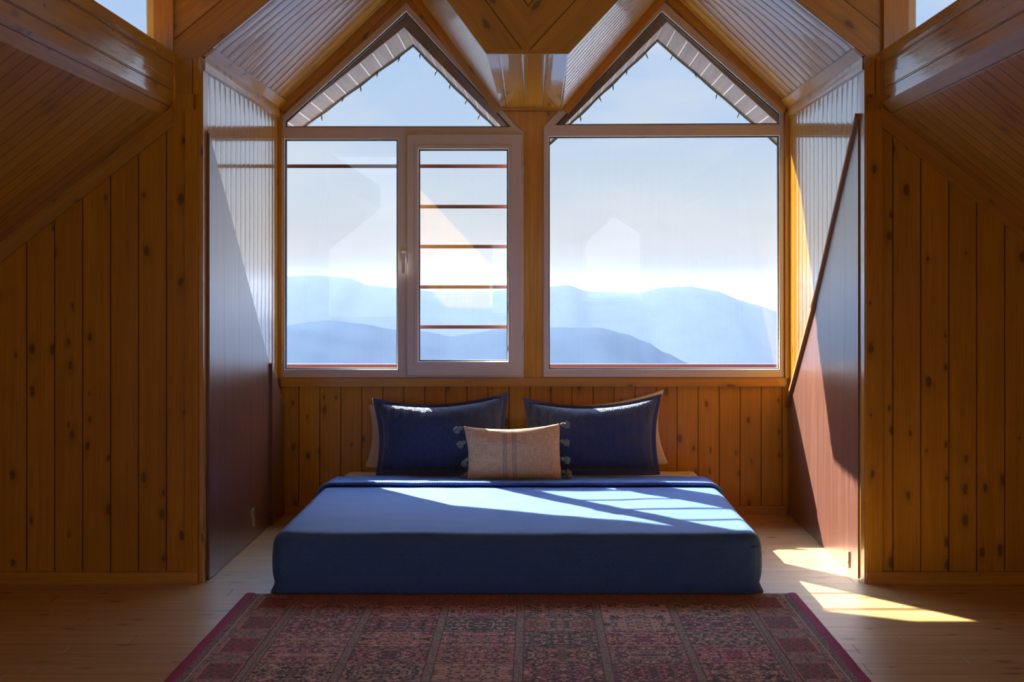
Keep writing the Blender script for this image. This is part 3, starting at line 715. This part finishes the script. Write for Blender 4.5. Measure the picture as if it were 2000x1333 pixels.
YG = 7.90
gr = empty('window_grille', (P(905, 0, YG).x, YG, P(0, 482, YG).z))
tag(gr, 'rust-red horizontal safety bars outside the opening casement', 'window grille')
for k, py in enumerate((325, 404, 482, 561, 639)):
    z_ = P(0, py, YG).z; q = MB(); x0 = P(543 if k == 0 else 800, 0, YG).x
    q.box((x0, YG - .006, z_ - .0095), (P(1012, 0, YG).x, YG + .006, z_ + .0095)); reparent(q.build('bar', M['redpaint'], bevel=.002), gr)
for px in (797, 1014):
    q = MB(); x_ = P(px, 0, YG).x; q.box((x_ - .008, YG - .008, P(0, 722, YG).z), (x_ + .008, YG + .008, P(0, 300, YG).z))
    reparent(q.build('side_rail', M['redpaint'], bevel=.002), gr)

# string lights clipped along the eave edges
def lights(pts, n, lab, sag=.012):
    r = empty('string_lights', (*[(pts[0][i] + pts[-1][i]) / 2 for i in range(3)],)); tag(r, lab, 'string lights', 'string lights under the eaves')
    q = MB(); path = []
    for a, b in zip(pts, pts[1:]):
        a, b = Vector(a), Vector(b)
        for k in range(24):
            t = k / 24; p = a.lerp(b, t); p.z -= sag * abs(math.sin(t * math.pi * 4)); path.append(p)
    path.append(Vector(pts[-1])); q.tube(path, .003, 5); reparent(q.build('cable', M['cable']), r)
    for k in range(n):
        p = path[int((k + .5) / n * (len(path) - 1))]
        q = MB(); a_ = random.uniform(-.8, .8)
        q.tube([p, p + Vector((.010 * a_, 0, -.016)), p + Vector((.018 * a_, 0, -.032))], [.0026, .0045, .0015], 6); reparent(q.build('bulb', M['cable']), r)
ey = YE - .01
ln = lambda i, t: (prof_in[i][0] * (1 - t) + prof_in[i + 1][0] * t, ey, prof_in[i][1] * (1 - t) + prof_in[i + 1][1] * t - .008)
lights([ln(0, .3), ln(0, .99)], 7, 'dark string of little lights clipped under the left eave of the left gable')
lights([ln(1, .02), ln(1, .9)], 7, 'dark string of little lights clipped under the inner eave of the left gable')
lights([ln(2, .1), ln(2, .98)], 7, 'dark string of little lights clipped under the inner eave of the right gable')
lights([ln(3, .02), ln(3, .7)], 6, 'dark string of little lights clipped under the right eave of the right gable')
cb = MB(); a, b = P(590, 205, D2 + .12), P(745, 62, D2 + .12)
cb.tube([a.lerp(b, t / 30) - Vector((0, 0, .03 * math.sin(t / 30 * math.pi) ** 2 + .006 * math.sin(t * 1.3))) for t in range(31)], .0035, 6)
tag(cb.build('hanging_cable', M['cable']), 'loose dark cable drooping outside the top left slope of the left window', 'cable')

YR = 9.5
rl = empty('balcony_railing', (0, YR, 0)); tag(rl, 'low dark red rail on short posts outside beyond the windows', 'railing')
zt = P(0, 711.5, YR).z; zb = P(0, 720, YR).z
q = MB(); q.box((-2.8, YR - .03, zb), (2.8, YR + .03, zt)); reparent(q.build('rail', M['redrail'], bevel=.004), rl)
for k in range(-7, 8):
    x_ = P(1118 + 111.5 * k, 0, YR).x
    q = MB(); q.box((x_ - .012, YR - .012, -.25), (x_ + .012, YR + .012, zb)); reparent(q.build('post', M['roofing']), rl)
q = MB(); q.box((-3, D2 + .121, -.35), (3, 10.1, -.25)); struct(q.build('balcony_floor', plain('pale_balcony_screed', (.55, .55, .54), .8)), 'pale balcony slab outside the windows', 'floor')

def ridge(pts, Y, depth, drop, seed, lab):
    q = MB(); q_rows = []; N = 220; xs = [p[0] for p in pts]
    def crest(px):
        if px <= xs[0]: return pts[0][1] + (xs[0] - px) * .04
        if px >= xs[-1]: return pts[-1][1] + (px - xs[-1]) * .06
        for (x0, y0), (x1, y1) in zip(pts, pts[1:]):
            if x0 <= px <= x1:
                t = (px - x0) / (x1 - x0); t = t * t * (3 - 2 * t) * .6 + t * .4; return y0 + (y1 - y0) * t
    vs = []
    for r, t in enumerate([-.5, -.2, 0, .1, .22, .38, .6, .8, 1.0]):
        row = []
        for i in range(N):
            px = -400 + 2900 * i / (N - 1)
            p = P(px, crest(px) + 1.2 * noise.noise(Vector((px * .09, seed, 0))) + .6 * noise.noise(Vector((px * .4, seed, 5))), Y)
            yy = Y - t * depth
            hz = p.z - (drop * abs(t) ** 1.2) + (t != 0) * drop * .10 * noise.noise(Vector((p.x / drop * .9, t * 4, seed)))
            row.append(q.bm.verts.new((p.x, yy, hz)))
        vs.append(row)
    for a, b in zip(vs, vs[1:]):
        for i in range(N - 1):
            f = q.bm.faces.new([a[i], a[i + 1], b[i + 1], b[i]]); f.smooth = True
    tag(q.build('hill', M['hill']), lab, 'hill')
ridge([(540, 640), (600, 630), (645, 626), (700, 632), (776, 645), (830, 648), (880, 657), (990, 642), (1100, 640), (1170, 640), (1220, 652), (1262, 668), (1300, 690), (1350, 712), (1420, 730)],
      1400, 500, 130, 1.0, 'nearer hazy blue hill ridge low in both windows')
ridge([(540, 541), (620, 538), (680, 543), (720, 558), (776, 563), (880, 572), (1000, 566), (1072, 560), (1110, 557), (1150, 570), (1250, 573), (1290, 562), (1350, 560), (1400, 569), (1450, 588), (1480, 597), (1530, 612)],
      3600, 1200, 330, 4.0, 'farther pale hazy mountain ridge behind the nearer hill')
q = MB(); q.face([(-9000, 300, -260), (9000, 300, -260), (9000, 12000, -330), (-9000, 12000, -330)])
struct(q.build('valley_ground', M['hill']), 'hazy valley ground far below the balcony', 'ground')
# valley haze, a real scattering layer
hz = bpy.data.materials.new('valley_haze'); hz.use_nodes = True; t = hz.node_tree; t.nodes.clear()
o_ = t.nodes.new('ShaderNodeOutputMaterial'); v_ = t.nodes.new('ShaderNodeVolumeScatter')
v_.inputs['Color'].default_value = (.0225, .0255, .0320, 1); v_.inputs['Density'].default_value = .0014; v_.inputs['Anisotropy'].default_value = .0
t.links.new(v_.outputs[0], o_.inputs['Volume'])
q = MB(); q.box((-7000, 90, -400), (7000, 8000, 30)); hzo = q.build('valley_haze', hz)
tag(hzo, 'pale blue haze filling the valley before the mountains', 'haze', kind='stuff')

# ------------------------------------------------------------------ rest of the room behind the camera
g = MB()
YB = -4.2
wx0, wx1, wz0, wz1, wzt = .55, 1.42, .95, 1.95, 2.35
g.bm.free()
RW = [([(.665, 1.0), (1.45, 1.0), (1.45, 1.92), (1.06, 2.16), (.665, 1.80)], 'gabled window'), ([(-.58, .80), (-.19, .80), (-.19, 1.80), (-.58, 1.80)], 'narrow window'),
      ([(-3.40, .75), (-1.72, .75), (-1.72, 2.95), (-3.40, 2.95)], 'added tall fill-light window'), ([(2.9, .75), (3.45, .75), (3.45, 2.95), (2.9, 2.95)], 'added upright fill-light window')]  # the tall and upright ones are added to gain light in the room
o = plate('wall_rear', [(-3.6, 0), (3.6, 0), (3.6, ZT), (-3.6, ZT)], [p for p, _ in RW], YB - .06, YB, M['wall'])
struct(o, 'pine boarded wall behind the viewer', 'wall')
for k, (p, lab) in enumerate(RW):
    w5 = empty(f'window_{5 + k}', (p[0][0], YB, p[0][1])); struct(w5, f'{lab} in the wall behind the viewer, seen only as a reflection', 'window')
    reparent(plate('window_frame', offset(p, .01), [offset(p, -.035)], YB - .05, YB + .02, M['pvc']), w5)

# ------------------------------------------------------------------ rug
RX0, RX1, RY0, RY1 = -1.115, 1.018, 3.2, 5.742
RC = (RX0 + RX1) / 2
rg = empty('rug', (RC, RY1, 0)); tag(rg, 'patterned oriental rug in reds, beige and black lying before the bed', 'rug')
q = MB(); N1, N2 = 80, 60
def rz(x, y):
    return .0085 + .0012 * noise.noise(Vector((x * 3, y * 3, 0)))
xa, xb = RX0 + .038, RX1 - .038
vs = [[q.bm.verts.new((xa + (xb - xa) * i / N1, RY0 + (RY1 - RY0) * j / N2, rz(xa + (xb - xa) * i / N1, RY0 + (RY1 - RY0) * j / N2))) for i in range(N1 + 1)] for j in range(N2 + 1)]
for j in range(N2):
    for i in range(N1):
        f = q.bm.faces.new([vs[j][i], vs[j][i + 1], vs[j + 1][i + 1], vs[j + 1][i]]); f.smooth = True
        for l in f.loops: l[q.uv].uv = ((l.vert.co.x - RC), RY1 - l.vert.co.y)
b0 = [q.bm.verts.new((x, RY1, .001)) for x in [xa + (xb - xa) * i / N1 for i in range(N1 + 1)]]
for i in range(N1):
    f = q.bm.faces.new([vs[N2][i], vs[N2][i + 1], b0[i + 1], b0[i]])
    for l in f.loops: l[q.uv].uv = ((l.vert.co.x - RC), 0)
reparent(q.build('pile', M['rug']), rg)
for s_, x0, x1 in ((-1, RX0, xa), (1, xb, RX1)):
    q = MB(); sec = 8; rows = []
    for j in range(61):
        y = RY0 + (RY1 + .006 - RY0) * j / 60
        wob = .0025 * noise.noise(Vector((y * 4, s_ * 9, 0)))
        row = []
        for k in range(sec + 1):
            a_ = math.pi * k / sec; xx = (x0 + x1) / 2 - math.cos(a_) * (x1 - x0) / 2 * 1.02 + (wob if (k < 4) == (s_ < 0) else 0)
            row.append(q.bm.verts.new((xx, y, .0012 + .0095 * math.sin(a_) ** .5)))
        rows.append(row)
    for a, b in zip(rows, rows[1:]):
        for k in range(sec):
            f = q.bm.faces.new([a[k], a[k + 1], b[k + 1], b[k]]); f.smooth = True
            for l in f.loops: l[q.uv].uv = (l.vert.co.x, l.vert.co.y)
    o = q.build('binding', M['rugedge']); reparent(o, rg); o['label'] = 'magenta bound edge'

# ------------------------------------------------------------------ bed
BX0, BX1, BY0, BY1, BZ = -1.012, .882, 5.765, 7.745, .242
def rbox(x0, x1, y0, y1, z0, z1, r, nx, ny, nz, fn=None, open_back=False, open_bottom=True, uvs=1.0):
    q = MB(); cache = {}
    lo = Vector((x0, y0, z0)); hi = Vector((x1, y1, z1)); il = lo + Vector((r, r, r)); ih = hi - Vector((r, r, r))
    if open_back: ih.y = hi.y
    if open_bottom: il.z = lo.z
    def vert(p):
        k = tuple(round(c, 5) for c in p)
        if k in cache: return cache[k]
        p = Vector(p); c = Vector([min(max(p[i], il[i]), ih[i]) for i in range(3)]); d = p - c
        if d.length > 1e-9:
            m = max(abs(x) for x in d); d = d.normalized() * r
        s_ = c + d
        if fn: s_ = fn(s_)
        v = q.bm.verts.new(s_); cache[k] = v; return v
    def dens(a, b, n, ra, rb):
        """finer steps in the rounded edge zones"""
        res = [a + ra * k / 6 for k in range(6)] if ra else []
        m0 = a + ra; m1 = b - rb
        res += [m0 + (m1 - m0) * k / n for k in range(n + 1)]
        if rb: res += [m1 + rb * k / 6 for k in range(1, 7)]
        return res
    X = dens(x0, x1, nx, r, r); Y = dens(y0, y1, ny, r, 0 if open_back else r); Z = dens(z0, z1, nz, 0 if open_bottom else r, r)
    def grid(A, B, f, uvf):
        for i in range(len(A) - 1):
            for j in range(len(B) - 1):
                pts = [f(A[i], B[j]), f(A[i + 1], B[j]), f(A[i + 1], B[j + 1]), f(A[i], B[j + 1])]
                try: fc = q.bm.faces.new([vert(p) for p in pts])
                except ValueError: continue
                fc.smooth = True
                for l, (a, b) in zip(fc.loops, ((A[i], B[j]), (A[i + 1], B[j]), (A[i + 1], B[j + 1]), (A[i], B[j + 1]))): l[q.uv].uv = uvf(a, b)
    grid(X, Y, lambda a, b: (a, b, z1), lambda a, b: (a, b))
    grid(X, Z, lambda a, b: (a, y0, b), lambda a, b: (a, b - z1 + y0))
    grid(Y, Z, lambda a, b: (x0, a, b), lambda a, b: (b - z1 + x0, a))
    grid(Y, Z, lambda a, b: (x1, a, b), lambda a, b: (x1 + z1 - b, a))
    if not open_back: grid(X, Z, lambda a, b: (a, y1, b), lambda a, b: (a, y1 + z1 - b))
    return q
bed = empty('bed', (-.065, 6.75, 0)); tag(bed, 'low double bed with white-sheeted mattress standing on the floor under the windows', 'bed')
def fm(p): return p
q = rbox(BX0 + .03, BX1 - .03, BY0 + .04, BY1, .002, BZ - .012, .05, 30, 30, 6, fm)
reparent(q.build('mattress', M['white']), bed)
q = rbox(BX0 + .022, BX1 - .022, BY0 + 1.3, BY1 + .006, .10, BZ - .006, .055, 40, 20, 6, lambda p: p + Vector((0, 0, .003 * noise.noise(p * 9))))
o = q.build('fitted_sheet', M['white']); reparent(o, bed)

CYB = 7.37
def fc_(p):
    u = (p.x - (BX0 + BX1) / 2) / ((BX1 - BX0) / 2); zf_ = p.z / BZ
    q_ = p.copy()
    side = max(0.0, (abs(u) - .90) / .10)
    bul = math.sin(max(0, min(1, zf_)) * math.pi) * .010 - .020 * (1 - min(1, zf_ / .35)) ** 2
    q_.x += math.copysign(bul * side, u)
    fr = max(0.0, 1 - (p.y - BY0) / .06)
    q_.y -= fr * (bul * .7 + .004 * noise.noise(Vector((p.x * 2.5, zf_ * 2, 0))))
    if abs(u) < .972 and fr > 0 and zf_ < .93: q_.y -= .010 * min(1, fr * 1.5)          # front drop overlaps the tucked corners
    if p.z > BZ * .8:
        q_.z += -.008 * (1 - u * u) * max(0, 1 - (p.y - BY0) / 1.2) + .005 * noise.noise(Vector((p.x * 2.2, p.y * 2.0, 3))) + .002 * noise.noise(Vector((p.x * 7, p.y * 9, 8)))
        if abs(u) > .94 and fr > .2: q_.z -= .010 * fr
        bk = max(0.0, (p.y - (CYB - .25)) / .25); q_.z -= .004 * bk
    return q_
bsp = empty('bedspread', ((BX0 + BX1) / 2, BY0, 0)); tag(bsp, 'navy blue quilted bedspread covering the bed down to the floor', 'bedspread')
q = rbox(BX0, BX1, BY0, CYB, .004, BZ, .045, 150, 130, 22, fc_, open_back=True)
reparent(q.build('cover', M['blue']), bsp)
# turned-back band at the head
q = MB(); NX = 120; ys = [y_ - .085 for y_ in (7.140, 7.128, 7.130, 7.145, 7.17, 7.25, 7.35, 7.45, 7.475, 7.474)]; zs = [.006, .010, .018, .024, .022, .017, .015, .013, .009, -.004]
rows = []
for yy, dz in zip(ys, zs):
    row = []
    for i in range(NX + 1):
        s_ = -1 + 2 * i / NX
        L_ = (BX1 - BX0) / 2 + .10; a = s_ * L_; hw = (BX1 - BX0) / 2
        r = .05; flat = hw - r
        if abs(a) <= flat: x = a; z = BZ; nx, nz = 0, 1
        else:
            th = (abs(a) - flat) / r
            if th < math.pi / 2: x = flat + r * math.sin(th); z = BZ - r + r * math.cos(th); nx, nz = math.sin(th), math.cos(th)
            else: x = hw; z = BZ - r - (th - math.pi / 2) * r; nx, nz = 1, 0
            x = math.copysign(x, a); nx = math.copysign(nx, a)
        lift = dz + .0015 * noise.noise(Vector((a * 9, yy * 20, 1)))
        yy2 = yy + .006 * noise.noise(Vector((a * 3, 2, 2))) - (.02 * max(0, abs(s_) - .9) / .1)
        xc = (BX0 + BX1) / 2
        row.append(q.bm.verts.new((xc + x + nx * max(lift, .002), yy2, z + nz * lift + .005 * noise.noise(Vector(((xc + x) * 2.2, yy * 2.0, 3))) + .002 * noise.noise(Vector(((xc + x) * 7, yy * 9, 8))))))
    rows.append(row)
for j, (a, b) in enumerate(zip(rows, rows[1:])):
    for i in range(NX):
        f = q.bm.faces.new([a[i], a[i + 1], b[i + 1], b[i]]); f.smooth = True
        for l in f.loops: l[q.uv].uv = (l.vert.co.x, l.vert.co.y)
reparent(q.build('turned_band', M['blue']), bsp)

# ------------------------------------------------------------------ pillows
def pillow(name, label, cat, TL, TR, BR, BL, T, dips, mat, flange=0.0, fmat=None, group=None, power=.48, wr=.004, seed=0, drop=0.0):
    """cushion whose seam runs through four corners; dips = how far each edge bows inwards (top,right,bottom,left)"""
    TL, TR, BR, BL = map(Vector, (TL, TR, BR, BL)); C_ = (TL + TR + BR + BL) / 4
    e = empty(name, (C_.x, C_.y, min(BL.z, BR.z))); tag(e, label, cat, group)
    nrm = ((TR - TL).cross(TL - BL)).normalized()
    if nrm.y > 0: nrm = -nrm                                   # towards the viewer
    right = (TR - TL).normalized(); up = (TL - BL).normalized()
    W_, H_ = (TR - TL).length, (TL - BL).length
    def pos(u, v, side):
        a, b = (u + 1) / 2, (v + 1) / 2
        p = BL.lerp(BR, a).lerp(TL.lerp(TR, a), b)
        p = p.lerp(C_, .015 * (abs(u) * abs(v)) ** 7)          # corners rounded off
        dt, dr, db, dl = dips
        k = lambda t: (1 - t * t) ** 1.0
        p = p - up * dt * k(u) * b ** 2 + up * db * k(u) * (1 - b) ** 2 - right * dr * k(v) * a ** 2 + right * dl * k(v) * (1 - a) ** 2
        th = ((1 - min(1, abs(u)) ** 2.6) * (1 - min(1, abs(v)) ** 2.6))
        th = max(0, th) ** power
        sag = 1 + .12 * (b - .5)                              # plump along the top                              # fuller towards the bottom
        wv = wr * noise.noise(Vector((u * 2.2 + seed, v * 2.2, side))) * th + wr * .5 * noise.noise(Vector((u * 6 + seed, v * 5, side * 3))) * th ** .5
        return p + nrm * side * (T / 2 * th * sag + wv + .002)
    N, K = 60, 40
    fi = 1.0 - flange / (W_ / 2); fj = 1.0 - flange / (H_ / 2)
    q = MB()
    for side in (1, -1):
        vs = [[None] * (N + 1) for _ in range(K + 1)]
        for j in range(K + 1):
            for i in range(N + 1):
                su = math.sin((i / N - .5) * math.pi) * .35 + (i / N * 2 - 1) * .65; sv = math.sin((j / K - .5) * math.pi) * .35 + (j / K * 2 - 1) * .65
                # body lives on [-1,1], squeezed inside the flange
                p = pos(su, sv, side)
                if flange: p = p + (C_ - p).dot(right) * right * (1 - fi) + (C_ - p).dot(up) * up * (1 - fj)
                vs[j][i] = q.bm.verts.new(p)
        for j in range(K):
            for i in range(N):
                f = q.bm.faces.new([vs[j][i], vs[j][i + 1], vs[j + 1][i + 1], vs[j + 1][i]]); f.smooth = True
                for l in f.loops: l[q.uv].uv = ((l.vert.co - C_).dot(right), (l.vert.co - C_).dot(up))
    bmesh.ops.remove_doubles(q.bm, verts=q.bm.verts, dist=.0045)
    bmesh.ops.recalc_face_normals(q.bm, faces=q.bm.faces)
    body = q.build('cushion_body', mat); reparent(body, e)
    if flange:
        q = MB(); ring = []
        M_ = 56
        per = [(-1 + 2 * i / M_, 1) for i in range(M_)] + [(1, 1 - 2 * i / M_) for i in range(M_)] + [(1 - 2 * i / M_, -1) for i in range(M_)] + [(-1, -1 + 2 * i / M_) for i in range(M_)]
        prof = [(1 - .004, .003), (.3, .005), (-.05, .0065), (-.12, .0), (-.05, -.0065), (.3, -.005), (1 - .004, -.003)]
        rows = []
        for (u, v) in per:
            o_ = pos(u, v, 1) ; o_ = o_ - nrm * .002
            i_ = o_ + (C_ - o_).dot(right) * right * (1 - fi) * 1.15 + (C_ - o_).dot(up) * up * (1 - fj) * 1.15
            wv = nrm * .004 * noise.noise(Vector((u * 4, v * 4, seed + 5)))
            rows.append([q.bm.verts.new(o_.lerp(i_, t) + nrm * h + wv) for t, h in prof])
        for a, b in zip(rows, rows[1:] + rows[:1]):
            for k in range(len(prof) - 1):
                f = q.bm.faces.new([a[k], b[k], b[k + 1], a[k + 1]]); f.smooth = True
                for l in f.loops: l[q.uv].uv = ((l.vert.co - C_).dot(right), (l.vert.co - C_).dot(up))
        reparent(q.build('border', fmat or mat), e)
    return e, pos
ZB = BZ + .012
def corner(px, py, Y): return P(px, py, Y)
g_w = 'white pillows behind the blue ones'
pillow('pillow', 'white pillow behind the left blue pillow', 'pillow', corner(716, 789, 7.735), corner(985, 785, 7.735), corner(990, 914, 7.68), corner(711, 914, 7.68), .07, (.035, .03, .0, .035), M['white'], 0, None, g_w, seed=3)
pillow('pillow', 'white pillow behind the right blue pillow, its corner showing above', 'pillow', corner(1036, 784, 7.735), corner(1298, 760, 7.735), corner(1307, 908, 7.68), corner(1030, 914, 7.68), .07, (.05, .045, .0, .03), M['white'], 0, None, g_w, seed=6)
g_b = 'navy quilted pillows'
pillow('pillow', 'navy quilted pillow on the left side of the bed, in front of the white one', 'pillow', corner(726, 778, 7.575), corner(993, 766, 7.575), corner(985, 930, 7.45), corner(733, 930, 7.45), .165, (.050, .012, .0, .030), M['sham'], .022, M['flange'], g_b, seed=11, wr=.006)
pillow('pillow', 'navy quilted pillow on the right side of the bed, in front of the white one', 'pillow', corner(1020, 777, 7.575), corner(1294, 769, 7.575), corner(1290, 928, 7.45), corner(1033, 928, 7.45), .165, (.055, .030, .0, .020), M['sham'], .022, M['flange'], g_b, seed=17, wr=.006)
lum, lpos = pillow('cushion', 'small beige linen cushion with dark stripes and tassels, in front of the blue pillows', 'cushion', corner(904, 832, 7.33), corner(1094, 827, 7.33), corner(1098, 937, 7.23), corner(911, 937, 7.23), .12, (.028, .008, .0, .018), M['linen'], 0, None, None, seed=23, wr=.006)
def tassel(p, d, L=.050):
    q = MB(); p = Vector(p); d = Vector(d).normalized(); side = d.cross(Vector((0, 1, 0))).normalized()
    q.tube([p, p + d * .010], .003, 6)
    q.tube([p + d * .006, p + d * .011, p + d * .018, p + d * .023], [.004, .0095, .0095, .007], 10)
    for k in range(34):
        a = 2 * math.pi * k / 34 * 2.4; f_ = (.35 + .65 * (k % 3) / 2); rr = random.uniform(.014, .018) * f_
        o3 = side * math.cos(a) * rr + Vector((0, 1, 0)) * math.sin(a) * rr * .7
        q.tube([p + d * .021, p + d * (L * .65) + o3 * .95, p + d * (L + random.uniform(-.006, .003)) + o3 * .8 + Vector((0, 0, -.002))], [.004, .0045, .0022], 5)
    o = q.build('tassel', M['tassel']); reparent(o, lum); o['label'] = 'grey-green yarn tassel'
for v, d in ((.96, (-.8, 0, -.35)), (.42, (-.85, 0, -.45)), (-.18, (-.5, 0, -.8)), (-.72, (-.5, .0, -.75))): tassel(lpos(-1, v, 0), d)
for v, d in ((.97, (1, 0, -.10)), (.38, (.9, 0, -.3)), (-.25, (.9, 0, -.25)), (-.72, (.9, -.1, -.20)), (-.95, (1, -.1, .12))): tassel(lpos(1, v, 0), d)
